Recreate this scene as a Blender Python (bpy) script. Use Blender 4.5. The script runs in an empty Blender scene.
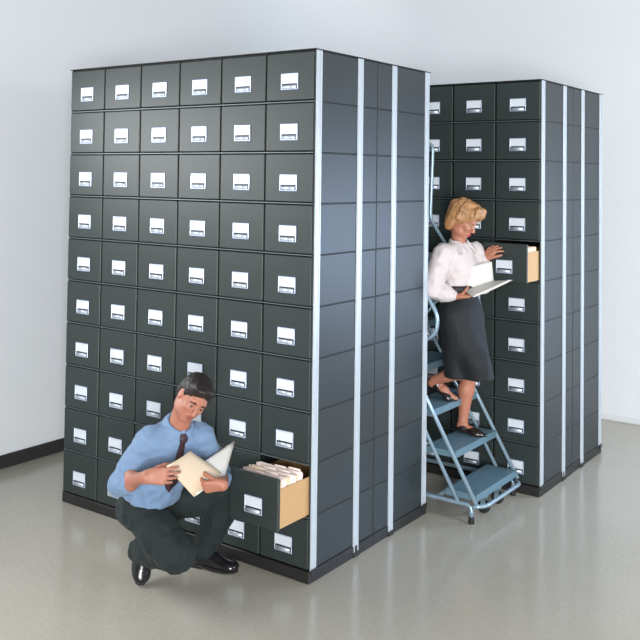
import bpy, bmesh, math, random
import numpy as np
from mathutils import Vector, Matrix, noise
from mathutils.bvhtree import BVHTree

random.seed(7)
sc = bpy.context.scene
C = sc.collection
V = Vector

# ------------------------------------------------------------------ materials
def srgb(r, g, b):
    f = lambda c: (c / 255 / 12.92) if c / 255 <= .04045 else ((c / 255 + .055) / 1.055) ** 2.4
    return (f(r), f(g), f(b), 1)

def mat(name, col, rough=.5, metal=0, spec=.5, var=0.0, vscale=8, bump=0.0, bscale=60, coat=0, stretch=(1, 1, 1), sss=0, wave=0, sheen=0):
    m = bpy.data.materials.new(name)
    m.use_nodes = True
    nt = m.node_tree
    p = nt.nodes['Principled BSDF']
    p.inputs['Base Color'].default_value = col
    p.inputs['Roughness'].default_value = rough
    p.inputs['Metallic'].default_value = metal
    p.inputs['Specular IOR Level'].default_value = spec
    p.inputs['Coat Weight'].default_value = coat
    p.inputs['Sheen Weight'].default_value = sheen
    if sss:
        p.inputs['Subsurface Weight'].default_value = sss
        p.inputs['Subsurface Radius'].default_value = (.012, .005, .003)
    tc = nt.nodes.new('ShaderNodeTexCoord')
    mp = nt.nodes.new('ShaderNodeMapping')
    mp.inputs['Scale'].default_value = stretch
    nt.links.new(tc.outputs['Object'], mp.inputs['Vector'])
    if var:
        n = nt.nodes.new('ShaderNodeTexNoise')
        n.inputs['Scale'].default_value = vscale
        n.inputs['Detail'].default_value = 5
        nt.links.new(mp.outputs['Vector'], n.inputs['Vector'])
        r = nt.nodes.new('ShaderNodeMix'); r.data_type = 'RGBA'
        r.inputs['A'].default_value = tuple(c * (1 - var) for c in col[:3]) + (1,)
        r.inputs['B'].default_value = tuple(min(1, c * (1 + var)) for c in col[:3]) + (1,)
        nt.links.new(n.outputs['Fac'], r.inputs['Factor'])
        nt.links.new(r.outputs['Result'], p.inputs['Base Color'])
    if bump:
        n = nt.nodes.new('ShaderNodeTexNoise')
        n.inputs['Scale'].default_value = bscale
        n.inputs['Detail'].default_value = 4
        nt.links.new(mp.outputs['Vector'], n.inputs['Vector'])
        b = nt.nodes.new('ShaderNodeBump')
        b.inputs['Strength'].default_value = bump
        b.inputs['Distance'].default_value = .004
        nt.links.new(n.outputs['Fac'], b.inputs['Height'])
        nt.links.new(b.outputs['Normal'], p.inputs['Normal'])
    return m

M = {}
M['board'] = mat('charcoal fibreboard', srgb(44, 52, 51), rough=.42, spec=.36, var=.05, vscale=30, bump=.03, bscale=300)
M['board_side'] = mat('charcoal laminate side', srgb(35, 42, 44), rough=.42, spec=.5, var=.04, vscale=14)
M['gap'] = mat('dark shelf grid', srgb(24, 27, 28), rough=.6)
M['lip'] = mat('grey shelf lip', srgb(92, 99, 104), rough=.4, metal=.3)
M['plinth'] = mat('black plinth', srgb(30, 30, 30), rough=.5, var=.1, vscale=20)
M['strip'] = mat('white steel strip', srgb(182, 191, 200), rough=.36, metal=.2, var=.03, vscale=20)
M['chrome'] = mat('satin nickel', srgb(196, 206, 218), rough=.40, metal=.55)
M['card'] = mat('white card', srgb(204, 211, 220), rough=.6)
M['slot'] = mat('dark finger slot', srgb(26, 30, 40), rough=.5)
M['holder_edge'] = mat('dark holder rim', srgb(52, 62, 84), rough=.4, metal=.4)
M['kraft'] = mat('kraft cardboard', srgb(186, 150, 106), rough=.8, var=.06, vscale=40)
M['manila'] = mat('manila card', srgb(214, 193, 166), rough=.75, var=.02, vscale=30)
M['cream'] = mat('cream card', srgb(228, 211, 203), rough=.75, var=.03, vscale=30)
M['paper'] = mat('white paper', srgb(208, 207, 202), rough=.7)
M['ladder'] = mat('blue grey enamelled steel', srgb(140, 163, 178), rough=.32, metal=.35, var=.05, vscale=15)
M['tread'] = mat('blue grey tread steel', srgb(98, 128, 143), rough=.42, metal=.2, var=.12, vscale=60, bump=.5, bscale=110)
M['rubber'] = mat('black rubber', srgb(26, 27, 28), rough=.7)
M['skin'] = mat('tanned skin', srgb(166, 110, 90), rough=.5, var=.05, vscale=18, sss=.08)
M['skin_fair'] = mat('fair skin', srgb(168, 112, 90), rough=.5, var=.05, vscale=18, sss=.08)
M['lips'] = mat('lips', srgb(146, 84, 72), rough=.4)
M['lips_red'] = mat('rouged lips', srgb(176, 66, 70), rough=.35)
M['sclera'] = mat('eye white', srgb(158, 148, 140), rough=.25)
M['iris'] = mat('dark iris', srgb(44, 30, 24), rough=.2)
M['hair_dark'] = mat('dark brown hair', srgb(34, 28, 26), rough=.48, spec=.35, var=.35, vscale=30, stretch=(1, 1, .25), bump=.35, bscale=120)
M['hair_blond'] = mat('blond hair', srgb(164, 122, 82), rough=.42, var=.6, vscale=26, stretch=(1, 1, .3), bump=.9, bscale=70)
M['brow'] = mat('dark eyebrow hair', srgb(52, 38, 32), rough=.7)
M['brow_fair'] = mat('fair eyebrow hair', srgb(130, 95, 66), rough=.7)
M['shirt'] = mat('light blue cotton', srgb(108, 134, 166), rough=.75, var=.03, vscale=25, bump=.15, bscale=220, sheen=.1)
M['tie'] = mat('dark maroon silk', srgb(52, 30, 38), rough=.6, var=.3, vscale=70)
M['trousers'] = mat('dark green grey wool', srgb(15, 29, 30), rough=.85, var=.08, vscale=30, bump=.15, bscale=200, sheen=.02)
M['belt'] = mat('black leather', srgb(22, 20, 20), rough=.6)
M['buckle'] = mat('brass buckle', srgb(200, 170, 110), rough=.3, metal=.9)
M['shoe'] = mat('black polished leather', srgb(22, 22, 24), rough=.25, coat=.3)
M['sole'] = mat('black shoe sole', srgb(16, 16, 16), rough=.7)
M['blouse'] = mat('white silk blouse', srgb(196, 188, 189), rough=.55, var=.02, vscale=20, sheen=.1)
M['skirt'] = mat('navy wool', srgb(11, 17, 22), rough=.75, var=.06, vscale=30, sheen=.02)
M['pump'] = mat('black court shoe leather', srgb(34, 26, 26), rough=.3, coat=.2)

def room_mat(name, col, rough, var, scale, bump=0, bscale=50):
    return mat(name, col, rough=rough, var=var, vscale=scale, bump=bump, bscale=bscale)
M['wall'] = room_mat('pale grey painted wall', srgb(222, 227, 232), .8, .008, 1.2, .03, 120)
M['base_dark'] = room_mat('dark rubber baseboard', srgb(46, 46, 47), .5, .05, 10)
M['base_light'] = room_mat('pale baseboard', srgb(214, 219, 222), .6, .02, 10)

def floor_mat():
    m = bpy.data.materials.new('polished stone composition floor'); m.use_nodes = True
    nt = m.node_tree; p = nt.nodes['Principled BSDF']
    tc = nt.nodes.new('ShaderNodeTexCoord')
    n1 = nt.nodes.new('ShaderNodeTexNoise'); n1.inputs['Scale'].default_value = 1.6; n1.inputs['Detail'].default_value = 6
    n2 = nt.nodes.new('ShaderNodeTexNoise'); n2.inputs['Scale'].default_value = 45; n2.inputs['Detail'].default_value = 3
    v = nt.nodes.new('ShaderNodeTexVoronoi'); v.inputs['Scale'].default_value = 90
    for n in (n1, n2, v): nt.links.new(tc.outputs['Object'], n.inputs['Vector'])
    a = nt.nodes.new('ShaderNodeMix'); a.data_type = 'RGBA'
    a.inputs['A'].default_value = srgb(178, 173, 160); a.inputs['B'].default_value = srgb(190, 186, 175)
    nt.links.new(n1.outputs['Fac'], a.inputs['Factor'])
    r = nt.nodes.new('ShaderNodeValToRGB'); r.color_ramp.elements[0].position = .42; r.color_ramp.elements[1].position = .62
    r.color_ramp.elements[0].color = (.86, .85, .82, 1); r.color_ramp.elements[1].color = (1.06, 1.06, 1.05, 1)
    nt.links.new(n2.outputs['Fac'], r.inputs['Fac'])
    b = nt.nodes.new('ShaderNodeMix'); b.data_type = 'RGBA'; b.blend_type = 'MULTIPLY'; b.inputs['Factor'].default_value = .30
    nt.links.new(a.outputs['Result'], b.inputs['A']); nt.links.new(r.outputs['Color'], b.inputs['B'])
    nt.links.new(b.outputs['Result'], p.inputs['Base Color'])
    rr = nt.nodes.new('ShaderNodeMapRange'); rr.inputs['To Min'].default_value = .15; rr.inputs['To Max'].default_value = .20
    nt.links.new(n1.outputs['Fac'], rr.inputs['Value']); nt.links.new(rr.outputs['Result'], p.inputs['Roughness'])
    p.inputs['Specular IOR Level'].default_value = .55
    return m
M['floor'] = floor_mat()

# ------------------------------------------------------------------ mesh helpers
def link(name, me, parent=None, m=None, smooth=False):
    o = bpy.data.objects.new(name, me); C.objects.link(o)
    if m is not None:
        for x in (m if isinstance(m, (list, tuple)) else [m]): me.materials.append(x)
    if smooth:
        for p in me.polygons: p.use_smooth = True
    if parent: o.parent = parent
    return o

def obj(name, bm, m, parent=None, smooth=False):
    me = bpy.data.meshes.new(name)
    bmesh.ops.recalc_face_normals(bm, faces=bm.faces[:])
    bm.to_mesh(me); bm.free()
    return link(name, me, parent, m, smooth)

def empty(name, label, cat, loc=(0, 0, 0), group=None):
    o = bpy.data.objects.new(name, None); C.objects.link(o); o.location = loc
    o['label'] = label; o['category'] = cat
    if group: o['group'] = group
    return o

def box(bm, x0, x1, y0, y1, z0, z1, bev=0, mi=0, seg=1, M4=None):
    r = bmesh.ops.create_cube(bm, size=1)
    vs = r['verts']
    for v in vs:
        v.co = V((x0 + (v.co.x + .5) * (x1 - x0), y0 + (v.co.y + .5) * (y1 - y0), z0 + (v.co.z + .5) * (z1 - z0)))
    fs = set(f for v in vs for f in v.link_faces)
    for f in fs: f.material_index = mi
    if bev:
        es = list(set(e for v in vs for e in v.link_edges))
        rb = bmesh.ops.bevel(bm, geom=es, offset=bev, segments=seg, affect='EDGES', material=-1)
        vs = list(set(v for f in rb['faces'] for v in f.verts) | set(v for v in vs if v.is_valid))
    if M4 is not None:
        for v in vs: v.co = M4 @ v.co
    return vs

def rounded_path(pts, rad, n=6):
    """polyline with its inner corners rounded"""
    pts = [V(p) for p in pts]
    out = [pts[0]]
    for i in range(1, len(pts) - 1):
        a, b, c = pts[i - 1], pts[i], pts[i + 1]
        ra = min(rad, (a - b).length * .49, (c - b).length * .49)
        p0 = b + (a - b).normalized() * ra; p1 = b + (c - b).normalized() * ra
        for k in range(n + 1):
            t = k / n
            out.append(p0.lerp(b, t).lerp(b.lerp(p1, t), t))
    out.append(pts[-1])
    return out

def tube(bm, pts, r, seg=12, mi=0):
    pts = [V(p) for p in pts]
    rings = []
    t0 = (pts[1] - pts[0]).normalized()
    ref = V((0, 0, 1)) if abs(t0.z) < .9 else V((0, 1, 0))
    nrm = (ref - t0 * ref.dot(t0)).normalized()
    for i, p in enumerate(pts):
        if i == 0: t = pts[1] - p
        elif i == len(pts) - 1: t = p - pts[i - 1]
        else: t = (pts[i + 1] - p).normalized() + (p - pts[i - 1]).normalized()
        t.normalize()
        nrm = (nrm - t * nrm.dot(t)).normalized()
        bn = t.cross(nrm)
        rings.append([bm.verts.new(p + (nrm * math.cos(2 * math.pi * k / seg) + bn * math.sin(2 * math.pi * k / seg)) * r) for k in range(seg)])
    for a, b in zip(rings, rings[1:]):
        for k in range(seg):
            f = bm.faces.new((a[k], a[(k + 1) % seg], b[(k + 1) % seg], b[k])); f.smooth = True; f.material_index = mi
    for ring in (rings[0][::-1], rings[-1]):
        f = bm.faces.new(ring); f.material_index = mi

def lathe(bm, center, axis, prof, seg=20, mi=0):
    """prof: (distance along axis, radius)"""
    axis = V(axis).normalized(); ref = V((0, 0, 1)) if abs(axis.z) < .9 else V((1, 0, 0))
    a = axis.cross(ref).normalized(); b = axis.cross(a)
    rings = [[bm.verts.new(V(center) + axis * d + (a * math.cos(2 * math.pi * k / seg) + b * math.sin(2 * math.pi * k / seg)) * r) for k in range(seg)] for d, r in prof]
    for p, q in zip(rings, rings[1:]):
        for k in range(seg):
            f = bm.faces.new((p[k], p[(k + 1) % seg], q[(k + 1) % seg], q[k])); f.smooth = True; f.material_index = mi
    bm.faces.new(rings[0][::-1]).material_index = mi; bm.faces.new(rings[-1]).material_index = mi

def leaf(bm, q, th=.002, mi=0, sag=0.0, n=6):
    """a sheet of card through four corners with thickness and a gentle bow"""
    a, b, c, d = [V(p) for p in q]
    nn = (b - a).cross(d - a).normalized()
    g = [[None] * (n + 1) for _ in range(n + 1)]
    h = [[None] * (n + 1) for _ in range(n + 1)]
    for i in range(n + 1):
        for j in range(n + 1):
            u, v = i / n, j / n
            p = a.lerp(b, u).lerp(d.lerp(c, u), v) + nn * sag * math.sin(math.pi * u) * (.3 + .7 * v)
            g[i][j] = bm.verts.new(p + nn * th / 2); h[i][j] = bm.verts.new(p - nn * th / 2)
    def q4(*vs):
        f = bm.faces.new(vs); f.smooth = True; f.material_index = mi
    for i in range(n):
        for j in range(n):
            q4(g[i][j], g[i + 1][j], g[i + 1][j + 1], g[i][j + 1]); q4(h[i][j + 1], h[i + 1][j + 1], h[i + 1][j], h[i][j])
    for i in range(n):
        for G in ((i, 0, i + 1, 0), (i + 1, n, i, n), (0, i + 1, 0, i), (n, i, n, i + 1)):
            f = bm.faces.new((h[G[0]][G[1]], h[G[2]][G[3]], g[G[2]][G[3]], g[G[0]][G[1]])); f.material_index = mi

# ------------------------------------------------------------------ organic shapes: blended solids meshed by surface nets
class Solid:
    def __init__(s): s.ops = []
    def cone(s, a, b, ra, rb, k=.02, sub=False):
        a, b = np.array(a, float), np.array(b, float)
        R = max(ra, rb)
        lo, hi = np.minimum(a, b) - R, np.maximum(a, b) + R
        ab = b - a; L2 = max(ab @ ab, 1e-12)
        def f(X, Y, Z):
            px, py, pz = X - a[0], Y - a[1], Z - a[2]
            t = np.clip((px * ab[0] + py * ab[1] + pz * ab[2]) / L2, 0, 1)
            return np.sqrt((px - t * ab[0]) ** 2 + (py - t * ab[1]) ** 2 + (pz - t * ab[2]) ** 2) - (ra + (rb - ra) * t)
        s.ops.append((f, lo, hi, k, sub)); return s
    def chain(s, pts, rs, k=.02):
        for i in range(len(pts) - 1): s.cone(pts[i], pts[i + 1], rs[i], rs[i + 1], k)
        return s
    def ell(s, c, r, ax=None, k=.02, sub=False):
        c, r = np.array(c, float), np.array(r, float)
        A = np.eye(3) if ax is None else np.array(ax, float)      # rows = local axes
        R = np.sqrt(((A * r[:, None]) ** 2).sum(0))
        def f(X, Y, Z):
            px, py, pz = X - c[0], Y - c[1], Z - c[2]
            q = [A[i][0] * px + A[i][1] * py + A[i][2] * pz for i in range(3)]
            k0 = np.sqrt(sum((q[i] / r[i]) ** 2 for i in range(3)))
            k1 = np.sqrt(sum((q[i] / r[i] ** 2) ** 2 for i in range(3))) + 1e-9
            return k0 * (k0 - 1) / k1
        s.ops.append((f, c - R, c + R, k, sub)); return s
    def box(s, c, hf, ax=None, rnd=.004, k=.01, sub=False):
        c, hf = np.array(c, float), np.array(hf, float)
        A = np.eye(3) if ax is None else np.array(ax, float)
        R = (np.abs(A) * hf[:, None]).sum(0)
        def f(X, Y, Z):
            px, py, pz = X - c[0], Y - c[1], Z - c[2]
            q = [np.abs(A[i][0] * px + A[i][1] * py + A[i][2] * pz) - hf[i] + rnd for i in range(3)]
            o = np.sqrt(sum(np.maximum(x, 0) ** 2 for x in q))
            return o + np.minimum(np.maximum(np.maximum(q[0], q[1]), q[2]), 0) - rnd
        s.ops.append((f, c - R, c + R, k, sub)); return s
    def clip(s, p, n, k=.004):
        """keep the side n points away from"""
        p, n = np.array(p, float), np.array(n, float); n = n / np.linalg.norm(n)
        def f(X, Y, Z): return -((X - p[0]) * n[0] + (Y - p[1]) * n[1] + (Z - p[2]) * n[2])
        s.ops.append((f, None, None, k, True)); return s
    def build(s, name, h, m, parent=None, warp=None, smooth_it=0):
        add = [o for o in s.ops if not o[4]]
        lo = np.min([o[1] for o in add], 0) - 4 * h; hi = np.max([o[2] for o in add], 0) + 4 * h
        n = np.ceil((hi - lo) / h).astype(int) + 1
        ax = [(lo[i] + h * np.arange(n[i])).astype(np.float32) for i in range(3)]
        F = np.full(n, .5, np.float32)
        for f, a, b, k, sub in s.ops:
            if a is None: sl = [slice(0, n[i]) for i in range(3)]
            else:
                pad = k + 3 * h
                i0 = np.maximum(np.floor((a - pad - lo) / h).astype(int), 0); i1 = np.minimum(np.ceil((b + pad - lo) / h).astype(int) + 1, n)
                if (i1 <= i0).any(): continue
                sl = [slice(i0[i], i1[i]) for i in range(3)]
            X, Y, Z = ax[0][sl[0]][:, None, None], ax[1][sl[1]][None, :, None], ax[2][sl[2]][None, None, :]
            d = f(X, Y, Z).astype(np.float32); g = F[tuple(sl)]
            if not sub:
                w = np.clip(.5 + .5 * (g - d) / k, 0, 1); F[tuple(sl)] = g * (1 - w) + d * w - k * w * (1 - w)
            else:
                d = -d
                w = np.clip(.5 - .5 * (g - d) / k, 0, 1); F[tuple(sl)] = g * (1 - w) + d * w + k * w * (1 - w)
        F[F == 0] = 1e-6
        S = F < 0
        cs = np.array(S.shape) - 1
        cnt = np.zeros(cs, np.int8)
        corners = [(i, j, k) for i in (0, 1) for j in (0, 1) for k in (0, 1)]
        for i, j, k in corners: cnt += S[i:i + cs[0], j:j + cs[1], k:k + cs[2]]
        act = (cnt > 0) & (cnt < 8)
        I, J, K = np.nonzero(act)
        idx = np.full(cs, -1, np.int32); idx[I, J, K] = np.arange(len(I))
        P = np.zeros((len(I), 3)); N = np.zeros(len(I))
        for a in corners:
            for axis in range(3):
                if a[axis]: continue
                b = list(a); b[axis] = 1
                fa = F[I + a[0], J + a[1], K + a[2]]; fb = F[I + b[0], J + b[1], K + b[2]]
                cr = (fa < 0) != (fb < 0)
                t = np.where(cr, fa / np.where(cr, fa - fb, 1), 0)
                e = np.zeros((len(I), 3)); e += np.array(a); e[:, axis] += t
                P += e * cr[:, None]; N += cr
        P = lo + h * (np.stack([I, J, K], 1) + P / N[:, None])
        Q = []
        for axis in range(3):
            u, v = (axis + 1) % 3, (axis + 2) % 3
            sa = [slice(None)] * 3; sb = [slice(None)] * 3; sa[axis] = slice(0, -1); sb[axis] = slice(1, None)
            A, B = S[tuple(sa)], S[tuple(sb)]
            w = np.argwhere(A != B)
            w = w[(w[:, u] > 0) & (w[:, v] > 0) & (w[:, u] < cs[u]) & (w[:, v] < cs[v])]
            inside = A[w[:, 0], w[:, 1], w[:, 2]]
            def cell(du, dv):
                q = w.copy(); q[:, u] -= du; q[:, v] -= dv
                return idx[q[:, 0], q[:, 1], q[:, 2]]
            q = np.stack([cell(1, 1), cell(0, 1), cell(0, 0), cell(1, 0)], 1)
            q[~inside] = q[~inside][:, ::-1]
            Q.append(q)
        Q = np.concatenate(Q); Q = Q[(Q >= 0).all(1)]
        me = bpy.data.meshes.new(name)
        me.vertices.add(len(P)); me.vertices.foreach_set('co', P.astype(np.float32).ravel())
        me.loops.add(len(Q) * 4); me.loops.foreach_set('vertex_index', Q.astype(np.int32).ravel())
        me.polygons.add(len(Q)); me.polygons.foreach_set('loop_start', np.arange(0, len(Q) * 4, 4, dtype=np.int32))
        me.update(calc_edges=True)
        bm = bmesh.new(); bm.from_mesh(me)
        for _ in range(2 + smooth_it): bmesh.ops.smooth_vert(bm, verts=bm.verts, factor=.4, use_axis_x=True, use_axis_y=True, use_axis_z=True)
        if warp:
            bm.normal_update()
            mv = [(v, v.normal * warp(v.co)) for v in bm.verts]
            for v, d in mv: v.co += d
        bm.to_mesh(me); bm.free()
        return link(name, me, parent, m, True)

def folds(amp, scale, stretch=(1, 1, 1), seed=0.0):
    st = V(stretch)
    def f(p):
        q = V((p.x * st.x, p.y * st.y, p.z * st.z)) * scale + V((seed, seed * 1.7, -seed))
        a = noise.noise(q); b = noise.noise(q * 2.1 + V((3, 1, 2)))
        return amp * (1 - 2.2 * abs(a)) * .6 + amp * .35 * b
    return f

def nrm(v): v = np.array(v, float); return v / np.linalg.norm(v)
def rot(v, axis, ang):
    return np.array(Matrix.Rotation(ang, 3, V(axis)) @ V(v))

def hand(S, wrist, d, n, right, curl=(20, 30, 20), thumb=(.55, .65, .35), s=1.0, spread=.05, thumb_bend=15):
    """palm, four bent fingers of different lengths and a thumb; d = towards the fingers, n = the way the palm faces"""
    w = np.array(wrist, float); d = nrm(d); n = np.array(n, float); n = nrm(n - d * (n @ d))
    t = np.cross(d, n) * (1 if right else -1)
    axis = np.cross(d, n)
    off = (.030, .010, -.010, -.028); ln = (.070, .078, .073, .058); reach = (.090, .094, .089, .080); rr = (.0088, .0090, .0086, .0078)
    for i in range(4):
        kn = w + (d * reach[i] + t * off[i]) * s
        S.cone(w + t * off[i] * .55 * s, kn, .0155 * s, .0125 * s, .012)
        dd = nrm(d + t * spread * (1.5 - i)); p = kn
        for j, fr in enumerate((.45, .31, .24)):
            c = curl[i] if isinstance(curl[0], (list, tuple)) else curl
            dd = rot(dd, axis, math.radians(c[j]))
            q = p + dd * ln[i] * fr * s
            S.cone(p, q, (rr[i] - .0007 * j) * s, (rr[i] - .0007 * (j + 1)) * s, .004); p = q
    S.ell(w + d * .03 * s + t * .018 * s + n * .008 * s, (.028 * s, .02 * s, .016 * s), np.stack([d, t, n]), .012)
    td = nrm(d * thumb[0] + t * thumb[1] + n * thumb[2]); p = w + (d * .022 + t * .020 + n * .004) * s
    for j, (L, r0, r1) in enumerate(((.042, .014, .0115), (.034, .0112, .0102), (.027, .0102, .0085))):
        q = p + td * L * s
        S.cone(p, q, r0 * s, r1 * s, .006); p = q
        td = rot(td, np.cross(td, nrm(d * .6 + n * .8)) + 1e-9, math.radians(thumb_bend))

class Head:
    def __init__(s, c, fwd, up, roll=0, sc=1.0):
        f = nrm(fwd); u = np.array(up, float); u = nrm(u - f * (u @ f))
        l = np.cross(u, f)                     # the head's own left
        s.x = -l; s.y = f; s.z = u             # local x = its right
        if roll:
            s.z = rot(s.z, f, roll); s.x = rot(s.x, f, roll)
        s.c = np.array(c, float); s.k = sc
        s.A = np.stack([s.x, s.y, s.z])
    def p(s, x, y, z): return s.c + (s.x * x + s.y * y + s.z * z) * s.k
    def ell(s, S, c, r, k=.02, sub=False, ax=None): S.ell(s.p(*c), np.array(r) * s.k, s.A if ax is None else ax, k, sub)
    def cone(s, S, a, b, ra, rb, k=.012): S.cone(s.p(*a), s.p(*b), ra * s.k, rb * s.k, k)

def head_shape(S, H, female=False):
    j = .9 if female else 1
    H.ell(S, (0, -.012, .036), (.075, .095, .084), .02)
    H.ell(S, (0, .024, -.03), (.060 * j, .064, .082), .03)
    H.ell(S, (0, .062, -.096), (.024 * j, .022, .019), .03)
    for x in (-1, 1):
        H.ell(S, (x * .05 * j, .012, -.07), (.018, .04, .024), .03)
        H.ell(S, (x * .038, .066, -.022), (.02, .017, .018), .02)
    H.ell(S, (0, .076, .03), (.05, .014, .014), .018)
    for x in (-1, 1): H.ell(S, (x * .032, .098, .004), (.018, .014, .011), .012, True)
    for x in (-1, 1): H.cone(S, (x * .022, .083, .0105), (x * .043, .079, .0095), .0062, .0058, .006)
    H.cone(S, (0, .084, .014), (0, .110, -.028), .0085, .0115, .010)
    for x in (-1, 1): H.ell(S, (x * .011, .099, -.033), (.009, .010, .008), .006)
    H.ell(S, (0, .082, -.062), (.026, .012, .018), .012)
    for x in (-1, 1):
        H.ell(S, (x * .077, -.008, -.004), (.009, .020, .031), .006)
        H.ell(S, (x * .088, -.002, .0), (.007, .011, .018), .005, True)

def face_parts(H, body, browm, lipm, iris):
    for x in (-1, 1):
        S = Solid(); H.ell(S, (x * .032, .0735, .001), (.0125, .0130, .0068), .004); S.build('eye', .002, M['sclera'], body)
        S = Solid(); H.ell(S, (x * .031, .0855, -.0005), (.0062, .0032, .0058), .003); S.build('iris', .0012, M['iris'], body)
        S = Solid()
        S.chain([H.p(x * .014, .088, .023), H.p(x * .03, .090, .026), H.p(x * .05, .074, .016)], [.0045, .0045, .003], .006); S.build('eyebrow', .0025, browm, body)
    S = Solid()
    S.chain([H.p(-.024, .084, -.060), H.p(-.008, .094, -.057), H.p(.008, .094, -.057), H.p(.024, .084, -.060)], [.003, .0045, .0045, .003], .006)
    S.chain([H.p(-.02, .084, -.063), H.p(0, .0935, -.068), H.p(.02, .084, -.063)], [.003, .0055, .003], .006)
    S.build('lips', .0025, lipm, body)

# ------------------------------------------------------------------ the setting
def structure(name, bm, m):
    o = obj(name, bm, m); o['kind'] = 'structure'; return o
XL, YB, HW = -2.795, 4.135, 5.2
bm = bmesh.new(); box(bm, XL - .12, 7.0, -7.0, YB + .12, -.1, 0); structure('floor', bm, M['floor'])
def wall(name, plan, th, m):
    """plan = inner face seen from above, extruded to full height with a thickness behind it"""
    bm = bmesh.new(); pts = [V((x, y, 0)) for x, y in plan]; out = []
    for k, p in enumerate(pts):
        t = (pts[min(k + 1, len(pts) - 1)] - pts[max(k - 1, 0)]).normalized(); out.append(p + V((-t.y, t.x, 0)) * th)
    up = V((0, 0, HW))
    A, B, A2, B2 = [[bm.verts.new(p + d) for p in L] for L, d in ((pts, V()), (out, V()), (pts, up), (out, up))]
    for k in range(len(pts) - 1):
        f = bm.faces.new((A[k], A[k + 1], A2[k + 1], A2[k])); f.smooth = True
        bm.faces.new((B[k + 1], B[k], B2[k], B2[k + 1])); bm.faces.new((A2[k], A2[k + 1], B2[k + 1], B2[k])); bm.faces.new((A[k + 1], A[k], B[k], B[k + 1]))
    bm.faces.new((A[0], A2[0], B2[0], B[0])); bm.faces.new((A[-1], B[-1], B2[-1], A2[-1]))
    bmesh.ops.split_edges(bm, edges=[e for e in bm.edges if len(set(f.smooth for f in e.link_faces)) > 1])
    return structure(name, bm, m)
RC = 1.1
arc = [(XL + RC - RC * math.cos(a), YB - RC + RC * math.sin(a)) for a in [math.pi / 2 * k / 64 for k in range(65)]]
wall('wall_left', [(XL, -7.0)] + arc, .12, M['wall']); wall('wall_back', [arc[-1], (7.0, YB)], .12, M['wall'])
bm = bmesh.new(); box(bm, XL, XL + .012, -7.0, YB - RC, 0, .095, .003); structure('baseboard_left', bm, M['base_dark'])
bm = bmesh.new(); box(bm, XL + RC, 7.0, YB - .010, YB, 0.006, .05, .003); structure('baseboard_back', bm, M['base_light'])

# ------------------------------------------------------------------ filing cabinets
CW, RH, Z0, NC, NR = .323, .268, .065, 6, 10
W = CW * NC; D = .6115; ZT = Z0 + RH * NR
FW, FH = CW - .012, RH - .017            # drawer front

def drawer_mesh():
    bm = bmesh.new(); box(bm, -FW / 2, FW / 2, -.008, .012, -FH / 2, FH / 2, .003)
    me = bpy.data.meshes.new('drawer'); bm.to_mesh(me); bm.free(); me.materials.append(M['board']); return me
def tray_mesh():
    """front board plus the cardboard tray behind it"""
    bm = bmesh.new(); box(bm, -FW / 2, FW / 2, -.008, .012, -FH / 2, FH / 2, .003)
    x, t, zt, zb = FW / 2 - .008, .004, .072, -FH / 2 + .004
    box(bm, -x, -x + t, .0121, .57, zb, zt, .0008, 1); box(bm, x - t, x, .0121, .57, zb, zt, .0008, 1)
    box(bm, -x + t, x - t, .0121, .57, zb, zb + t, 0, 1); box(bm, -x + t, x - t, .566, .57, zb + t, zt, 0, 1)
    me = bpy.data.meshes.new('drawer'); bm.to_mesh(me); bm.free(); me.materials.append(M['board']); me.materials.append(M['kraft']); return me
def holder_mesh():
    """nickel card holder: rim, card window, finger slot and a rolled pull below"""
    bm = bmesh.new(); w, h, y = .0565, .043, -.0125
    for a in ((-w, w, h - .005, h), (-w, w, -h, -h + .004), (-w, -w + .005, -h + .004, h - .005), (w - .005, w, -h + .004, h - .005)):
        box(bm, a[0], a[1], y, -.008, a[2], a[3], .0012)
    # rolled pull: half round lip across the lower part
    n = 8; z1, z0 = -.019, -h + .004
    rows = []
    for k in range(n + 1):
        a = math.pi * k / n
        yy = -.009 - .0075 * math.sin(a); zz = z1 + (z0 - z1) * (1 - math.cos(a)) / 2
        rows.append([bm.verts.new((-w + .012, yy, zz)), bm.verts.new((w - .012, yy, zz))])
    for p, q in zip(rows, rows[1:]):
        f = bm.faces.new((p[0], q[0], q[1], p[1])); f.smooth = True
    for s in (0, 1): bm.faces.new([r[s] for r in rows][::(1 if s else -1)])
    box(bm, -w - .005, w + .005, -.0095, -.0082, -h - .005, h + .005, .0004, 1)
    bmesh.ops.recalc_face_normals(bm, faces=bm.faces[:])
    me = bpy.data.meshes.new('label_holder'); bm.to_mesh(me); bm.free(); me.materials.append(M['chrome']); me.materials.append(M['holder_edge']); return me
def card_mesh():
    bm = bmesh.new(); box(bm, -.0515, .0515, -.0108, -.0097, -.011, .038, 0)
    me = bpy.data.meshes.new('label_card'); bm.to_mesh(me); bm.free(); me.materials.append(M['card']); return me
def slot_mesh():
    bm = bmesh.new(); box(bm, -.0455, .0455, -.0112, -.0097, -.0185, -.0115, 0)
    me = bpy.data.meshes.new('finger_slot'); bm.to_mesh(me); bm.free(); me.materials.append(M['slot']); return me
ME = dict(drawer=drawer_mesh(), tray=tray_mesh(), holder=holder_mesh(), card=card_mesh(), slot=slot_mesh())

def add_drawer(root, c, r, pull=0, label=None):
    """c counts columns from the right-hand end, r rows from the top"""
    d = link('drawer', ME['tray'] if pull else ME['drawer'], root)
    d.location = (-(c + .5) * CW, -pull, ZT - (r + .5) * RH)
    if label: d['label'] = label
    for nm, k in (('label_holder', 'holder'), ('label_card', 'card'), ('finger_slot', 'slot')):
        h = link(nm, ME[k], d); h.location = (.0, 0, -.026)
    return d

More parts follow.
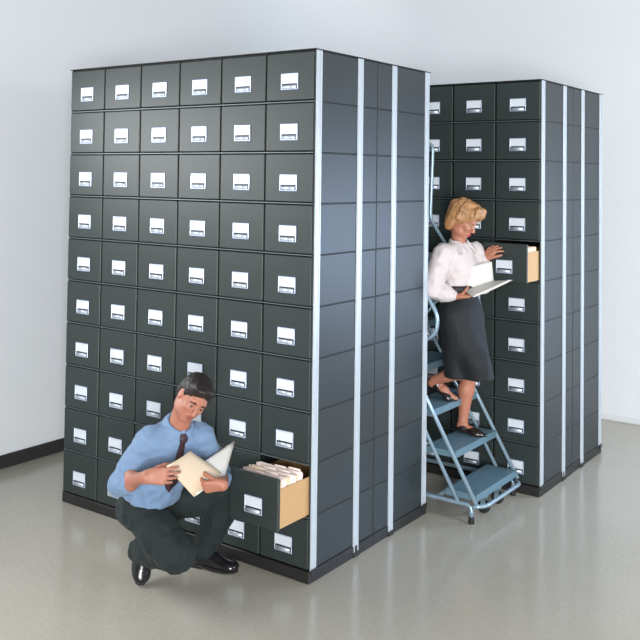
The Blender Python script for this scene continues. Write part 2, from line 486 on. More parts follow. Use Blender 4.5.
def cabinet(label, x, y, flip=False, opened=None, drawers=True):
    """x, y = right-hand front corner; +y runs into the cabinet"""
    root = empty('filing_cabinet', label, 'filing cabinet', (x - (W if flip else 0), y, 0))
    if flip: root.rotation_euler = (0, 0, math.pi)
    bm = bmesh.new()
    for c in range(NC + 1):                                       # dividers
        xc = -c * CW; t = .004
        if 0 < c < NC: box(bm, xc - t, xc + t, .014, D - .006, Z0, ZT, 0, 1)
    for r in range(NR + 1):
        zc = ZT - r * RH; box(bm, -W + .008, -.008, .014, D - .006, max(Z0, zc - .004), min(ZT, zc + .004), 0, 1)
        if 0 < r < NR: box(bm, -W + .004, -.006, -.003, .014, zc - .0030, zc + .0030, .001, 2)      # shelf lip
    box(bm, -W + .004, -.004, D - .006, D, Z0, ZT)                # back
    for s in (-W, -.008):                                         # side boards, one per storey, with open joints
        for r in range(NR):
            z1 = ZT - r * RH
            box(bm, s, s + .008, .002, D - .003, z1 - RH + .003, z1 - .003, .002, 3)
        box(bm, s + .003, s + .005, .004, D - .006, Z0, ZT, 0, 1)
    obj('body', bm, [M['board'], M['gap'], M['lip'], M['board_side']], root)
    bm = bmesh.new(); box(bm, -W - .004, .006, -.006, D, .0, Z0 - .002, .004); obj('plinth', bm, M['plinth'], root)
    bm = bmesh.new(); box(bm, -W - .006, .009, -.012, D, ZT + .0005, ZT + .0065, .002); obj('top_panel', bm, M['plinth'], root)
    for s in (0, -W):
        sg = 1 if s == 0 else -1
        for y0, y1, zb in ((.006, .057, .062), (.402, .455, .020)):
            bm = bmesh.new()
            a, b = sorted((s, s + sg * .0045))
            box(bm, a, b, y0, y1, zb, ZT, .0015)
            a, b = sorted((s + sg * .0045, s + sg * .0085))
            for yy in (y0 + .004, y1 - .012): box(bm, a, b, yy, yy + .008, zb, ZT, .0012)   # rolled edges of the channel
            if zb < Z0:
                a, b = sorted((s + sg * .007, s + sg * .011))
            u = obj('upright', bm, M['strip'], root)
            bm = bmesh.new(); a, b = sorted((s + sg * .0066, s + sg * .0125)); box(bm, a, b, y0 - .003, y1 + .003, zb - .018, zb + .010, .002)
            obj('foot_clip', bm, M['plinth'], u)
    if drawers:
        for c in range(NC):
            for r in range(NR):
                o = (opened or {}).get((c, r))
                add_drawer(root, c, r, *(o if o else ()))
    return root

X2, Y2 = .4554, 1.9327
PULL1, PULL2 = .25, .205
A = cabinet('tall charcoal bank of file drawers directly behind the crouching man', 0, .0, opened={(0, 8): (PULL1, 'pulled-out drawer with kraft cardboard sides')})
cabinet('charcoal cabinet standing back to back behind the bank with the crouching man', 0, D * 2 + .002, True, drawers=False)
B = cabinet('charcoal bank of file drawers facing the rolling ladder and the standing woman', X2, Y2, opened={(0, 4): (PULL2, 'pulled-out drawer with kraft cardboard sides')})
cabinet('charcoal cabinet standing back to back behind the bank the woman reaches into', X2, Y2 + D * 2 + .002, True, drawers=False)

# files standing in the two open drawers
def file_folder(loc, z0, h, lean, m, label, group, tabpos, w=.285, skew=0.0):
    o = empty('file_folder', label, 'folder', loc, group)
    bm = bmesh.new()
    a, b = V((-w / 2, 0, 0)), V((w / 2, 0, 0)); c, d = V((w / 2, lean + skew, h)), V((-w / 2, lean - skew, h))
    leaf(bm, (a, b, c, d), .0015, 0, .004)
    off = V((0, .004, -.006))
    leaf(bm, (a + V((0, .004, 0)), b + V((0, .004, 0)), c + off, d + off), .0015, 0, .004)
    t0 = -w / 2 + tabpos * (w - .09)
    up = V((0, lean, h)).normalized()
    p = V((t0, lean, h - .001)); leaf(bm, (p, p + V((.09, 0, 0)), p + V((.08, 0, 0)) + up * .012, p + V((.01, 0, 0)) + up * .012), .0015, 0, 0, 2)
    obj('cover', bm, m, o)
    bm = bmesh.new(); e = V((.006, .0025, .003)); f = V((-.006, .0025, .003)); g = V((0, .0025, -.004))
    leaf(bm, (a + e, b + f, c + g - V((.006, 0, 0)), d + g + V((.006, 0, 0))), .0022, 0, .004); obj('sheets', bm, M['paper'], o)
    return o
ordn = ['foremost', 'second', 'third', 'fourth', 'fifth', 'sixth', 'seventh', 'eighth', 'ninth', 'tenth']
zf = ZT - 8.5 * RH - FH / 2 + .0095
for i in range(9):
    where = 'foremost of the row' if i == 0 else ordn[i] + ' from its front'
    file_folder((-CW / 2 + random.uniform(-.003, .003), -PULL1 + .022 + i * .0215, zf), 0, .222 + random.uniform(-.004, .006) + (i % 3) * .003, .014 + .0035 * random.random(), M['cream'] if i % 3 else M['manila'],
                'pale file folder in the low pulled-out drawer beside the man, ' + where, 'folders in the low drawer', (i * .37) % 1, skew=random.uniform(-.004, .004))
zf = ZT - 4.5 * RH - FH / 2 + .0095
for i in range(7):
    where = 'foremost of the row' if i == 0 else ordn[i] + ' from its front'
    file_folder((X2 - CW / 2, Y2 - PULL2 + .022 + i * .0235, zf), 0, .215 + random.uniform(-.003, .004), .010 + .003 * random.random(), M['cream'] if i % 2 else M['manila'],
                'pale file folder in the drawer under the woman\'s hand, ' + where, 'folders in the high drawer', (i * .41) % 1)

# ------------------------------------------------------------------ rolling ladder
LAD = empty('rolling_ladder', 'blue grey steel rolling ladder with the woman standing on its treads', 'ladder', (-.3, 1.56, 0))
def lobj(name, bm, m, parent=LAD):
    o = obj(name, bm, m, parent)
    o.matrix_parent_inverse = Matrix.Translation(parent.location).inverted() if parent is LAD else Matrix()
    return o
yn, yf, NT = 1.252, 1.868, 7
RISE, RUN = .234, .1455
def tread_pos(i): return .332 - RUN * i, .172 + RISE * i
for i in range(NT):
    x, z = tread_pos(i); bm = bmesh.new()
    x1 = x - (.215 if i < NT - 1 else .50)
    box(bm, x1, x, yn + .014, yf - .014, z - .006, z, .002)
    box(bm, x - .006, x + .001, yn + .014, yf - .014, z - .042, z + .003, .002)          # turned-down nose
    box(bm, x1, x1 + .005, yn + .014, yf - .014, z - .032, z - .004, .0015)
    for y in (yn + .013, yf - .017): box(bm, x1, x, y, y + .004, z - .040, z - .003, .001)
    for k in range(9):                                                                    # raised grip ribs
        xx = x1 + .02 + k * (x - x1 - .04) / 8
        box(bm, xx - .003, xx + .003, yn + .04, yf - .04, z - .0005, z + .0022, .001)
    lobj('platform' if i == NT - 1 else 'tread', bm, M['tread'])
sx, sz = tread_pos(NT - 1)
xb = sx - .50
for y in (yn, yf):
    bm = bmesh.new(); tube(bm, [(.334, y, .115), (sx + .004, y, sz + .01)], .0125); lobj('side_rail', bm, M['ladder'])
    bm = bmesh.new(); tube(bm, [(.218, y, .100), (sx - .112, y, sz - .02)], .0115); lobj('side_rail', bm, M['ladder'])
    bm = bmesh.new()
    path = rounded_path([(xb, y, sz), (xb, y, 2.325), (-.318, y, 2.325), (-.335, y, 1.80), (.060, y, 1.228), (.052, y, 1.12), (-.125, y, .99)], .045)
    tube(bm, path, .0125); lobj('handrail', bm, M['ladder'])
    bm = bmesh.new(); tube(bm, [(-.335, y, 1.80), (-.50, y, 1.80), (xb, y, 1.95)], .010); tube(bm, [(-.335, y, 1.81), (sx, y, sz)], .0115); lobj('rail_strut', bm, M['ladder'])
    bm = bmesh.new(); tube(bm, [(xb, y, sz), (xb, y, .10)], .0125); lobj('rear_leg', bm, M['ladder'])
    bm = bmesh.new(); tube(bm, rounded_path([(xb, y, .108), (.30, y, .108), (.30, y, .035)], .05), .0135)
    leg = lobj('base_rail', bm, M['ladder'])
    bm = bmesh.new(); lathe(bm, (.30, y, 0), (0, 0, 1), [(0, .017), (.004, .019), (.035, .017), (.04, .015)], 16); lobj('rubber_foot', bm, M['rubber'])
    bm = bmesh.new(); tube(bm, [(xb, y, .30), (-.28, y, sz - .35)], .009); lobj('brace', bm, M['ladder'])
bm = bmesh.new(); tube(bm, rounded_path([(.305, yn, .10), (.372, yn + .05, .104), (.372, yf - .05, .104), (.305, yf, .10)], .05), .0125); lobj('front_bar', bm, M['ladder'])
bm = bmesh.new(); tube(bm, [(xb, yn, .108), (xb, yf, .108)], .0125); tube(bm, [(xb, yn, 2.2), (xb, yf, 2.2)], .0125); tube(bm, [(.06, yn, .108), (.06, yf, .108)], .011); lobj('cross_bar', bm, M['ladder'])
def caster(x, y):
    bm = bmesh.new()
    for s in (-1, 1): box(bm, x - .016, x + .016, y + s * .017 - .0015, y + s * .017 + .0015, .035, .105, .001)
    box(bm, x - .018, x + .018, y - .02, y + .02, .10, .106, .001)
    f = lobj('caster', bm, M['ladder'])
    bm = bmesh.new(); lathe(bm, (x, y - .013, .042), (0, 1, 0), [(0, .030), (.003, .040), (.023, .040), (.026, .030)], 22)
    w = obj('wheel', bm, M['rubber'], f)
caster(.285, 1.46); caster(.285, 1.66); caster(xb, yn + .05); caster(xb, yf - .05)

# ------------------------------------------------------------------ the crouching man
MAN = empty('person', 'man in light blue shirt and dark tie crouching beside the low open drawer', 'person', (-.6, -.45, 0))
def under(o, root):
    o.parent = root; o.matrix_parent_inverse = Matrix.Translation(root.location).inverted(); return o
J = dict(pel=(-0.665, -0.504, 0.384), waist=(-0.623, -0.527, 0.48), chest=(-0.501, -0.534, 0.689), neck=(-0.423, -0.533, 0.836), head=(-0.312, -0.546, 1.002),
         sR=(-0.495, -0.656, 0.787), sL=(-0.396, -0.388, 0.764), eR=(-0.63, -0.708, 0.571), wR=(-0.345, -0.816, 0.686), eL=(-0.443, -0.178, 0.511), wL=(-0.184, -0.463, 0.588),
         hipR=(-0.631, -0.578, 0.398), hipL=(-0.659, -0.426, 0.388), knR=(-.368, -.582, .258), knL=(-.420, -.125, .430), anR=(-.722, -.490, .165), anL=(-.575, -.165, .085))
J = {k: np.array(v) for k, v in J.items()}
u = nrm(J['neck'] - J['pel']); l = J['sL'] - J['sR']; l = nrm(l - u * (l @ u)); f = np.cross(l, u)
T = np.stack([l, f, u])
tp = lambda a, b, c: J['pel'] + l * a + f * b + u * c
HM = Head(J['head'], (.74, -.50, -.44), (0, 0, 1), math.radians(-30), .89)
S = Solid()
head_shape(S, HM)
S.cone(J['neck'] + f * .0, HM.p(0, -.025, -.05), .054, .052, .03)
S.ell(tp(0, 0, .33), (.15, .10, .17), T, .03); S.ell(tp(0, 0, .10), (.13, .09, .14), T, .04); S.ell(J['pel'], (.12, .09, .09), T, .03)
S.cone(J['sR'], J['sL'], .05, .05, .03)
for s in 'RL':
    S.chain([J['s' + s], J['e' + s], J['w' + s]], [.048, .038, .027], .02)
    S.chain([J['hip' + s], J['kn' + s], J['an' + s]], [.062, .05, .036], .02)
S.ell((J['eR'] * .6 + J['wR'] * .4), (.038, .038, .05), None, .03)
R_, U_, F_ = np.array((.81, .58, 0)), np.array((0, 0, 1.)), np.array((-.58, .81, 0))   # to the right, up and away as he holds the folder
# right hand pinches the folder's near edge, left hand carries its fold
hand(S, J['wR'], tuple(R_*.97 - F_*.10 + U_*.08), tuple(F_*.95 - U_*.2), True, ((14, 26, 16), (18, 30, 16), (22, 34, 18), (26, 36, 20)), (.80, .45, .50), .98)
hand(S, J['wL'], tuple(-R_*.95 - F_*.22 - U_*.05), tuple(F_*.85 + U_*.45), False, ((48, 52, 30), (52, 56, 34), (56, 58, 34), (58, 60, 36)), (.80, .30, .45), .95)
S.cone(J['anR'], J['anR'] + np.array((.03, -.02, -.09)), .034, .03, .02); S.cone(J['anL'], J['anL'] + np.array((.12, .03, -.05)), .034, .026, .02)
body = under(S.build('body', .004, M['skin']), MAN)
face_parts(HM, body, M['brow'], M['lips'], M['iris'])

S = Solid()                                                       # short parted hair
HM.ell(S, (0, -.022, .046), (.083, .101, .084), .02)
HM.ell(S, (0, -.06, .0), (.078, .058, .075), .02)
HM.ell(S, (-.012, .060, .102), (.05, .035, .022), .03); HM.ell(S, (.03, .058, .095), (.035, .035, .018), .03)
for x in (-1, 1): HM.cone(S, (x * .074, .018, .03), (x * .075, .012, -.012), .011, .007, .01)
HM.ell(S, (0, .102, -.018), (.074, .072, .084), .010, True)
for x in (-1, 1): HM.ell(S, (x * .095, .002, -.004), (.03, .026, .034), .008, True)
S.clip(HM.p(0, -.08, -.06), -HM.z + HM.y * .1, .01)
hair = under(S.build('hair', .0035, M['hair_dark'], None, folds(.0035, 40, (1, 1, .6), 2.0)), MAN)

S = Solid()                                                       # shirt with rolled sleeves
S.ell(tp(0, 0, .34), (.170, .116, .18), T, .03); S.ell(tp(-.012, .006, .17), (.146, .116, .13), T, .05); S.ell(tp(-.012, .006, .12), (.146, .116, .05), T, .03)
S.clip(tp(0, 0, .100), -u, .008)
S.chain([J['sR'] + l * .015, J['neck'] - u * .03, J['sL'] - l * .015], [.062, .070, .060], .03)
S.chain([J['sR'], J['sR'] * .45 + J['eR'] * .55, J['eR']], [.066, .060, .057], .03)
S.chain([J['eR'], J['eR'] * .66 + J['wR'] * .34], [.056, .052], .02)
S.chain([J['sL'], J['sL'] * .45 + J['eL'] * .55, J['eL']], [.062, .052, .048], .03)
S.chain([J['eL'], J['eL'] * .6 + J['wL'] * .4], [.047, .044], .02)
shirt = under(S.build('shirt', .0055, M['shirt'], None, folds(.011, 17, (1, .7, 1.0), 5.0)), MAN)
S = Solid()
cR = nrm(J['wR'] - J['eR']); q = J['eR'] * .66 + J['wR'] * .34
for ang in range(0, 360, 30):
    a1 = np.cross(cR, (0, 0, 1)); a1 = nrm(a1); b1 = np.cross(cR, a1); p = lambda t: q + (a1 * math.cos(math.radians(t)) + b1 * math.sin(math.radians(t))) * .050
    S.cone(p(ang), p(ang + 30), .009, .009, .006); S.cone(p(ang) - cR * .014, p(ang + 30) - cR * .014, .010, .010, .008)
under(S.build('rolled_cuff', .004, M['shirt'], None, folds(.003, 30)), MAN)

S = Solid()                                                       # collar: band and two points
nk = nrm(HM.p(0, -.025, -.05) - J['neck']); nl = nrm(l - nk * (l @ nk)); nf = np.cross(nl, nk)
cb = J['neck'] + nk * .030
ring = lambda t, r, h: cb + (nl * math.cos(t) * r + nf * math.sin(t) * r * 1.02) + nk * h
for i in range(18):
    a0, a1 = math.pi / 2 + .3 + (2 * math.pi - .6) * i / 18, math.pi / 2 + .3 + (2 * math.pi - .6) * (i + 1) / 18
    for h, r in ((.012, .062), (.0, .068), (-.012, .075)):
        hh = lambda t: h - .010 * (1 + math.sin(t))
        S.cone(ring(a0, r, hh(a0)), ring(a1, r, hh(a1)), .007, .007, .008)
for s in (-1, 1):
    t = math.pi / 2 + s * .35
    a, b = ring(math.pi / 2 + s * .42, .068, -.012), ring(math.pi / 2 + s * .80, .094, -.054); c = ring(math.pi / 2 + s * 1.25, .082, -.016)
    for k in np.linspace(0, 1, 12): S.cone(a * (1 - k) + c * k, b, .0055, .004, .004)
under(S.build('collar', .0035, M['shirt']), MAN)

dep = bpy.context.evaluated_depsgraph_get()
bv = BVHTree.FromObject(shirt, dep)
def on_shirt(side, up, off):
    o = V(tp(side, .5, up)); hit = bv.ray_cast(o, V(-f))[0]
    return V(hit if hit else tp(side, .12, up)) + V(f) * off
bm = bmesh.new(); rows = []
for r_, h_, hw in ((.076, -.012, .011), (.088, -.024, .021), (.094, -.042, .019), (.092, -.054, .013)):      # the knot
    rows.append([V(ring(math.pi / 2, r_ - (.006 if s else 0), h_) + nl * s * hw) for s in (-1, 0, 1)])
for zz, hw in ((.44, .018), (.40, .022), (.36, .026), (.31, .030), (.275, .034), (.245, .019), (.23, .002)):
    rows.append([on_shirt(s * hw, zz, .010) for s in (-1, 0, 1)])
vv = [[bm.verts.new(p) for p in r] for r in rows]; wv = [[bm.verts.new(p - V(f) * .006) for p in r] for r in rows]
for i in range(len(rows) - 1):
    for j in range(2):
        bm.faces.new((vv[i][j], vv[i][j + 1], vv[i + 1][j + 1], vv[i + 1][j])); bm.faces.new((wv[i + 1][j], wv[i + 1][j + 1], wv[i][j + 1], wv[i][j]))
    for j in (0, 2): bm.faces.new((vv[i][j], vv[i + 1][j], wv[i + 1][j], wv[i][j]))
under(obj('necktie', bm, M['tie'], None, True), MAN)

S = Solid()                                                       # trousers
S.ell(J['pel'] - f * .01, (.148, .125, .115), T, .04); S.ell(tp(-.008, 0, .075), (.146, .117, .06), T, .03)
S.chain([J['hipR'], J['hipR'] * .45 + J['knR'] * .55, J['knR']], [.088, .088, .080], .04)
S.chain([J['knR'], J['knR'] * .45 + J['anR'] * .55, J['anR'] + (.01, 0, -.01)], [.080, .078, .062], .035)
S.chain([J['hipL'], J['hipL'] * .45 + J['knL'] * .55, J['knL']], [.098, .090, .072], .04)
S.chain([J['knL'], J['knL'] * .5 + J['anL'] * .5, J['anL'] + (.0, 0, .005)], [.072, .070, .066], .03)
S.box(tp(0, 0, .220), (.172, .135, .10), T, .01, .006, True)
S.clip((0, 0, .062), (0, 0, -1), .006)
trs = under(S.build('trousers', .0055, M['trousers'], None, folds(.012, 15, (1, 1, .8), 9.0)), MAN)
S = Solid()
for i in range(28):
    a0, a1 = 2 * math.pi * i / 28, 2 * math.pi * (i + 1) / 28
    g = lambda a, h: tp(math.cos(a) * .147 - .008, math.sin(a) * .118 + .002, .100 + h)
    for h in (-.010, 0, .010): S.cone(g(a0, h), g(a1, h), .006, .006, .005)
belt = under(S.build('belt', .004, M['belt']), MAN)
S = Solid(); S.box(tp(-.008, .126, .10), (.02, .004, .017), T, .003); under(S.build('buckle', .003, M['buckle']), MAN)

def oxford(name, heel, toe, up, root):
    """laced leather shoe from heel to toe; up = away from the sole"""
    heel, toe = np.array(heel, float), np.array(toe, float); d = toe - heel; L = np.linalg.norm(d); d = d / L
    up = np.array(up, float); up = nrm(up - d * (up @ d)); s = np.cross(up, d); A = np.stack([s, d, up])
    p = lambda x, y, z: heel + s * x + d * y * L + up * z
    S = Solid(); S.ell(p(0, .15, .045), (.036, .058, .046), A, .02); S.ell(p(0, .45, .048), (.040, .075, .042), A, .03); S.ell(p(0, .75, .033), (.047, .065, .030), A, .03); S.ell(p(0, .9, .028), (.040, .035, .024), A, .02)
    S.cone(p(0, .2, .06), p(0, .24, .095), .036, .034, .02); S.clip(p(0, 0, .008), -up, .003)
    o = under(S.build(name, .004, M['shoe']), root)
    S = Solid(); S.box(p(0, .13, .008), (.034, .042, .011), A, .006); S.cone(p(0, .1, .008), p(0, .5, .010), .006, .006, .004)
    S.ell(p(0, .72, .008), (.050, .085, .009), A, .01); S.ell(p(0, .4, .009), (.034, .08, .007), A, .02)
    S.build('sole', .004, M['sole']).parent = o
    b = S
    q = o.children[-1]; q.matrix_parent_inverse = o.matrix_basis.inverted() if False else Matrix.Translation(root.location)
    q.matrix_parent_inverse = (Matrix.Translation(root.location).inverted()).inverted() @ Matrix.Translation(root.location).inverted()
    S = Solid()
    for y in (.40, .47, .54): S.cone(p(-.018, y, .087 - (y - .4) * .12), p(.018, y, .087 - (y - .4) * .12), .003, .003, .002)
    lc = S.build('laces', .0025, M['sole']); lc.parent = o
    return o
oxford('shoe', (-.640, -.188, .002), (-.378, -.125, .002), (0, 0, 1), MAN)
oxford('shoe', (-.770, -.428, .200), (-.684, -.515, .012), (.78, -.52, .45), MAN)

# the folder in his hands: manila cover, white sheets on the far leaf
fA, fB, fD, fE, fT = [V(p) for p in ((-0.263, -0.771, 0.741), (-0.298, -0.576, 0.757), (-0.249, -0.595, 0.554), (-0.269, -0.352, 0.59), (-0.337, -0.209, 0.713))]
FOL = empty('file_folder', 'open manila folder held in the crouching man\'s hands', 'folder', tuple(fD))
def fobj(name, bm, m, root):
    o = obj(name, bm, m); return under(o, root)
bm = bmesh.new(); leaf(bm, (fD, fE, fB, fA), .0025, 0, .010); fobj('cover', bm, M['manila'], FOL)
fU = fD + (fT - fE) * .98
bm = bmesh.new(); leaf(bm, (fD, fE, fT, fU), .0025, 0, -.006); fobj('back_cover', bm, M['manila'], FOL)
nv = (fE - fD).cross(fT - fE).normalized()
if nv.dot(V((2.7, -3.8, 2)) - fE) < 0: nv = -nv
o_ = nv * .006
bm = bmesh.new(); leaf(bm, (fD + o_ + (fE - fD) * .02, fE + o_ + (fD - fE) * .02, fT + o_ - (fT - fE) * .02, fU + o_), .003, 0, -.006); fobj('sheets', bm, M['paper'], FOL)

# ------------------------------------------------------------------ the woman on the ladder
WOM = empty('person', 'blond woman in white blouse and navy skirt standing on the rolling ladder', 'person', (.06, 1.56, .41))
J = dict(head=(.080, 1.55, 1.806), neck=(.055, 1.545, 1.655), sR=(.005, 1.415, 1.600), sL=(.112, 1.668, 1.606), eR=(-.040, 1.355, 1.372), wR=(.095, 1.420, 1.332),
         eL=(.175, 1.650, 1.395), wL=(.180, 1.655, 1.560), pel=(.070, 1.55, 1.235), waist=(.050, 1.55, 1.350), hipR=(.062, 1.475, 1.190), hipL=(.078, 1.630, 1.180),
         knL=(.088, 1.660, .815), anL=(.036, 1.660, .490), knR=(.205, 1.490, .915), anR=(-.085, 1.500, .765))
J = {k: np.array(v) for k, v in J.items()}
u = nrm(J['neck'] - J['pel']); l = J['sL'] - J['sR']; l = nrm(l - u * (l @ u)); f = np.cross(l, u); T = np.stack([l, f, u])
tp = lambda a, b, c: J['pel'] + l * a + f * b + u * c
HF = Head(J['head'], (.88, .02, -.46), (0, 0, 1), math.radians(-4), .90)
S = Solid()
head_shape(S, HF, True)
S.cone(J['neck'] - u * .02, HF.p(0, -.03, -.05), .042, .040, .02)
S.ell(tp(0, 0, .30), (.125, .085, .14), T, .03); S.ell(tp(0, 0, .12), (.10, .075, .12), T, .04); S.ell(tp(0, -.01, -.02), (.14, .10, .10), T, .04)
S.cone(J['sR'], J['sL'], .04, .04, .03)
for s in 'RL': S.chain([J['s' + s], J['e' + s], J['w' + s]], [.040, .032, .022], .02)
S.chain([J['hipL'], J['knL'] + (0, 0, .04), J['knL'], J['knL'] * .62 + J['anL'] * .38 - (.012, 0, 0), J['anL']], [.075, .055, .048, .052, .030], .02)
S.chain([J['hipR'], J['knR'], J['knR'] * .62 + J['anR'] * .38 + (0, 0, -.012), J['anR']], [.075, .050, .052, .031], .02)
footL = [J['anL'] + (-.012, 0, -.035), J['anL'] + (.09, 0, -.058), J['anL'] + (.130, 0, -.066)]
S.chain([J['anL']] + footL, [.030, .027, .018, .010], .015)
toeR = np.array((.015, 1.525, .664))
S.chain([J['anR'], J['anR'] + (-.022, 0, -.02), J['anR'] * .45 + toeR * .55, toeR, toeR + (.035, .004, -.004)], [.030, .028, .026, .022, .014], .015)
hand(S, J['wR'], (.80, .48, .10), (.0, -.15, 1.0), True, ((6, 6, 4), (6, 6, 4), (6, 6, 4), (8, 8, 6)), (.7, .45, .55), .90)
hand(S, J['wL'], (.50, .22, .62), (.12, .85, -.35), False, ((42, 12, 10), (36, 12, 10), (34, 14, 10), (36, 16, 10)), (.75, .60, -.05), .92, .12)
body = under(S.build('body', .004, M['skin_fair']), WOM)
face_parts(HF, body, M['brow_fair'], M['lips_red'], M['iris'])

S = Solid()                                                       # layered hair swept off the face
HF.ell(S, (0, -.015, .058), (.090, .108, .088), .02); HF.ell(S, (0, -.070, .01), (.080, .062, .095), .03); HF.ell(S, (0, -.070, -.06), (.056, .036, .052), .03)
HF.ell(S, (0, .068, .104), (.068, .042, .034), .03); HF.ell(S, (-.045, .066, .075), (.034, .036, .034), .025); HF.ell(S, (.05, .06, .07), (.03, .036, .036), .025)
for x in (-1, 1):
    HF.ell(S, (x * .074, -.025, .03), (.024, .055, .058), .025); HF.ell(S, (x * .064, -.058, -.045), (.026, .036, .055), .025)
for sx_ in (-1, 1):                                              # combed-back locks
    for q in range(11):
        ph = math.radians(66 + q * 11.2); rr_ = .92 + .05 * ((q * 7) % 3)
        pt = lambda el, k: (sx_ * .098 * rr_ * k * math.sin(ph) * math.cos(el), .112 * rr_ * k * math.cos(ph) * math.cos(el) - .015, .055 + .095 * rr_ * k * math.sin(el))
        H_ = [HF.p(sx_ * .012, .045 - q * .008, .142), HF.p(*pt(.95, 1.02)), HF.p(*pt(.35, 1.05)), HF.p(*pt(-.35, 1.03)), HF.p(*pt(-.68 - .1 * (q % 2), .92))]
        S.chain(H_, [.010, .014, .014, .012, .006], .007)
for q in range(5): S.chain([HF.p(-.02, .03, .142), HF.p(-.06 + q * .028, .085, .128), HF.p(-.085 + q * .042, .098, .085 + .01 * (q % 2))], [.012, .015, .007], .008)
HF.ell(S, (0, .112, -.035), (.070, .094, .098), .012, True)
under(S.build('hair', .0035, M['hair_blond'], None, folds(.005, 30, (1, 1, .6), 4.0)), WOM)

S = Solid()                                                       # blouse with full sleeves
S.ell(tp(0, .0, .31), (.132, .094, .130), T, .03); S.ell(tp(0, .038, .27), (.10, .064, .07), T, .04); S.ell(tp(0, .002, .175), (.112, .096, .075), T, .05)
S.clip(tp(0, 0, .152), -u, .006)
S.chain([J['sR'] + l * .015, J['neck'] - u * .055, J['sL'] - l * .015], [.056, .056, .054], .03)
S.chain([J['sR'], J['sR'] * .5 + J['eR'] * .5, J['eR'], J['eR'] * .5 + J['wR'] * .5, J['wR'] - (J['wR'] - J['eR']) * .10], [.060, .062, .060, .050, .032], .03)
S.chain([J['sL'], J['sL'] * .5 + J['eL'] * .5, J['eL'], J['eL'] * .45 + J['wL'] * .55, J['wL'] - (J['wL'] - J['eL']) * .06], [.056, .054, .054, .046, .031], .03)
under(S.build('blouse', .005, M['blouse'], None, folds(.0085, 17, (1, 1, .75), 1.0)), WOM)
S = Solid()
nk = nrm(HF.p(0, -.03, -.05) - J['neck']); nl = nrm(l - nk * (l @ nk)); nf = np.cross(nl, nk); cb = J['neck'] + nk * .012 + nf * .004
ring = lambda t, r, h: cb + (nl * math.cos(t) * r + nf * math.sin(t) * r) + nk * h
for i in range(16):
    a0, a1 = math.pi / 2 + .5 + (2 * math.pi - 1.0) * i / 16, math.pi / 2 + .5 + (2 * math.pi - 1.0) * (i + 1) / 16
    for h, r in ((.028, .056), (.012, .062), (-.004, .070)):
        hh = lambda t: h - .016 * (1 + math.sin(t))
        S.cone(ring(a0, r, hh(a0)), ring(a1, r, hh(a1)), .006, .006, .008)
for s in (-1, 1):
    a, b, c = ring(math.pi / 2 + s * .5, .062, -.012), ring(math.pi / 2 + s * .60, .104, -.078), ring(math.pi / 2 + s * 1.25, .084, -.018)
    for k in np.linspace(0, 1, 12): S.cone(a * (1 - k) + c * k, b, .0065, .005, .004)
under(S.build('collar', .0035, M['blouse']), WOM)

S = Solid()                                                       # straight skirt stretched by the bent knee
S.ell(tp(0, 0, .10), (.108, .090, .08), T, .03); S.ell(tp(0, -.006, -.03), (.132, .112, .11), T, .04)
S.chain([J['hipR'], J['knR']], [.098, .078], .04)
S.chain([J['hipR'] + (-.0, 0, 0), (.082, 1.480, .80)], [.095, .080], .05)
S.chain([J['hipL'], (.105, 1.650, .79)], [.098, .092], .05)
S.chain([J['pel'], (.165, 1.57, .80)], [.115, .115], .06); S.chain([J['knR'] + (0, .01, 0), (.232, 1.52, .79)], [.078, .078], .05)
S.clip((.1, 1.5, .812), (0, .0, -1), .004)
S.clip(tp(0, 0, .150), u, .004)
under(S.build('skirt', .0055, M['skirt'], None, folds(.006, 10, (1, 1, .4), 6.0)), WOM)
S = Solid()
for i in range(28):
    a0, a1 = 2 * math.pi * i / 28, 2 * math.pi * (i + 1) / 28
    g = lambda a, h: tp(math.cos(a) * .114, math.sin(a) * .098, .136 + h)
    for h in (-.012, -.004, .004, .012): S.cone(g(a0, h), g(a1, h), .010, .010, .010)
under(S.build('belt', .004, M['belt']), WOM)

def pump(heel, ball, toe, up, hh):
    """low court shoe: open top, pointed toe, small heel"""
    heel, ball, toe = [np.array(p, float) for p in (heel, ball, toe)]
    d = nrm(ball - heel); up = np.array(up, float); up = nrm(up - d * (up @ d)); s = np.cross(up, d); A = np.stack([s, d, up])
    d2 = nrm(toe - ball)
    S = Solid()
    S.ell(heel + d * .028 + up * .020, (.033, .040, .036), A, .012); S.cone(heel + d * .03 + up * .010, ball + up * .012, .027, .030, .015)
    S.ell(ball + up * .012, (.040, .050, .025), A, .015); S.cone(ball + d2 * .02 + up * .010, toe + up * .008, .022, .010, .015)
    S.clip(ball - up * .004, -up, .002)
    o = under(S.build('pump', .0035, M['pump']), WOM)
    return o
o = pump((.004, 1.660, .428), (.128, 1.660, .411), (.200, 1.658, .411), (0, 0, 1), .02)
o = pump((-.112, 1.503, .738), (-.010, 1.522, .655), (.050, 1.530, .645), (.6, 0, .8), .02)

# the papers she is reading
p1, p2, p3, p4, p5, p6 = [V(p) for p in ((.108, 1.485, 1.508), (.262, 1.60, 1.552), (.268, 1.615, 1.426), (.128, 1.475, 1.366), (.425, 1.55, 1.450), (.245, 1.375, 1.345))]
PAP = empty('file_folder', 'open white folder held in the standing woman\'s hand', 'folder', tuple(p4))
bm = bmesh.new(); leaf(bm, (p4, p3, p2, p1), .0025, 0, .006); fobj('cover', bm, M['paper'], PAP)
bm = bmesh.new(); leaf(bm, (p4, p3, p5, p6), .0025, 0, .004); fobj('back_cover', bm, M['paper'], PAP)
up_ = V((0, 0, .004)); ins = lambda p, q: p.lerp(q, .05)
bm = bmesh.new(); leaf(bm, (ins(p4, p5) + up_, ins(p3, p6) + up_, ins(p5, p4) + up_, ins(p6, p3) + up_), .003, 0, .004); fobj('sheets', bm, M['paper'], PAP)

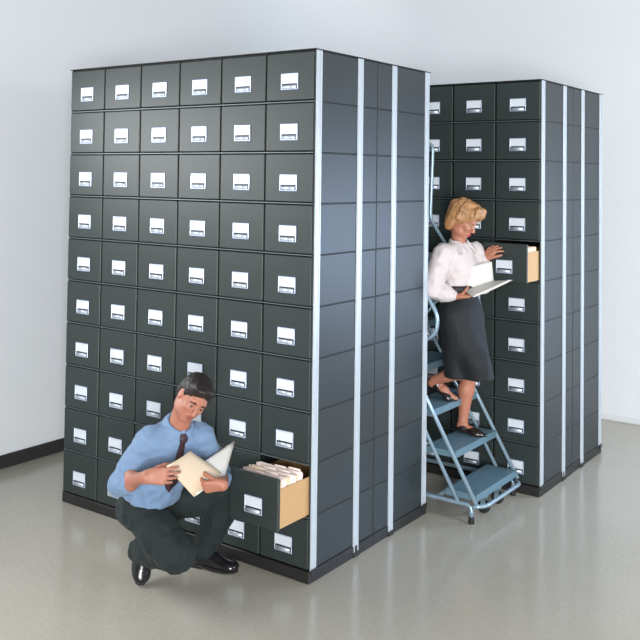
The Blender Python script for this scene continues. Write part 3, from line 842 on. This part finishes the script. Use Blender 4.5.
# ------------------------------------------------------------------ camera
cam = bpy.data.cameras.new('camera'); co = bpy.data.objects.new('camera', cam); C.objects.link(co); sc.camera = co
yaw, pitch, roll = -.6209, .0316, .0129
fw = V((math.sin(yaw) * math.cos(pitch), math.cos(yaw) * math.cos(pitch), math.sin(pitch)))
r0 = V((math.cos(yaw), -math.sin(yaw), 0)); u0 = r0.cross(fw)
R = r0 * math.cos(roll) + u0 * math.sin(roll); U = u0 * math.cos(roll) - r0 * math.sin(roll)
co.matrix_world = Matrix(((R.x, U.x, -fw.x, 2.7454), (R.y, U.y, -fw.y, -3.7889), (R.z, U.z, -fw.z, 2.0812), (0, 0, 0, 1)))
cam.sensor_width = 36; cam.sensor_fit = 'HORIZONTAL'; cam.lens = 902.57 / 640 * 36; cam.shift_y = -171.49 / 640
cam.clip_end = 60

# ------------------------------------------------------------------ light: studio softboxes, added fill lamps and sky from the open top
w = bpy.data.worlds.new('world'); sc.world = w; w.use_nodes = True
nt = w.node_tree; bg = nt.nodes['Background']
tc = nt.nodes.new('ShaderNodeTexCoord'); sp = nt.nodes.new('ShaderNodeSeparateXYZ'); cr = nt.nodes.new('ShaderNodeValToRGB')
nt.links.new(tc.outputs['Generated'], sp.inputs[0]); nt.links.new(sp.outputs['Z'], cr.inputs['Fac']); nt.links.new(cr.outputs['Color'], bg.inputs['Color'])
cr.color_ramp.elements[0].position = 0; cr.color_ramp.elements[0].color = (.86, .90, .95, 1)
cr.color_ramp.elements[1].position = .8; cr.color_ramp.elements[1].color = (1.0, 1.03, 1.06, 1)
bg.inputs['Strength'].default_value = .30
def area(name, loc, target, sx, sy, power, col=(1, 1, 1), spread=180):
    d = bpy.data.lights.new(name, 'AREA'); d.shape = 'RECTANGLE'; d.size = sx; d.size_y = sy; d.energy = power; d.color = col; d.spread = math.radians(spread)
    o = bpy.data.objects.new(name, d); C.objects.link(o); o.location = loc
    o.rotation_euler = (V(target) - V(loc)).to_track_quat('-Z', 'Y').to_euler()
    return o
area('softbox_key', (-2.62, -2.0, 2.30), (0, -1.6, 1.95), 2.4, .9, 76, (.97, .99, 1), 150)
area('softbox_side', (2.7, 3.85, 1.45), (.1, 1.2, 1.5), 1.3, 1.3, 38, (.52, .70, 1), 110)
area('added_fill', (5.8, -7.4, 1.7), (-1.5, 2.2, 1.3), 3.0, 3.0, 480, (1, .995, .99), 120)  # unseen area lamp added to lift both walls evenly
area('added_wall_wash', (5.6, .6, 2.6), (.8, 3.8, .3), 1.6, 1.6, 90, (.94, .97, 1), 120)  # extra unseen lamp added to brighten the low right end of the back wall
sc.view_settings.view_transform = 'Standard'; sc.view_settings.look = 'None'; sc.view_settings.gamma = 1; sc.view_settings.exposure = 0
sc.view_settings.use_curve_mapping = False
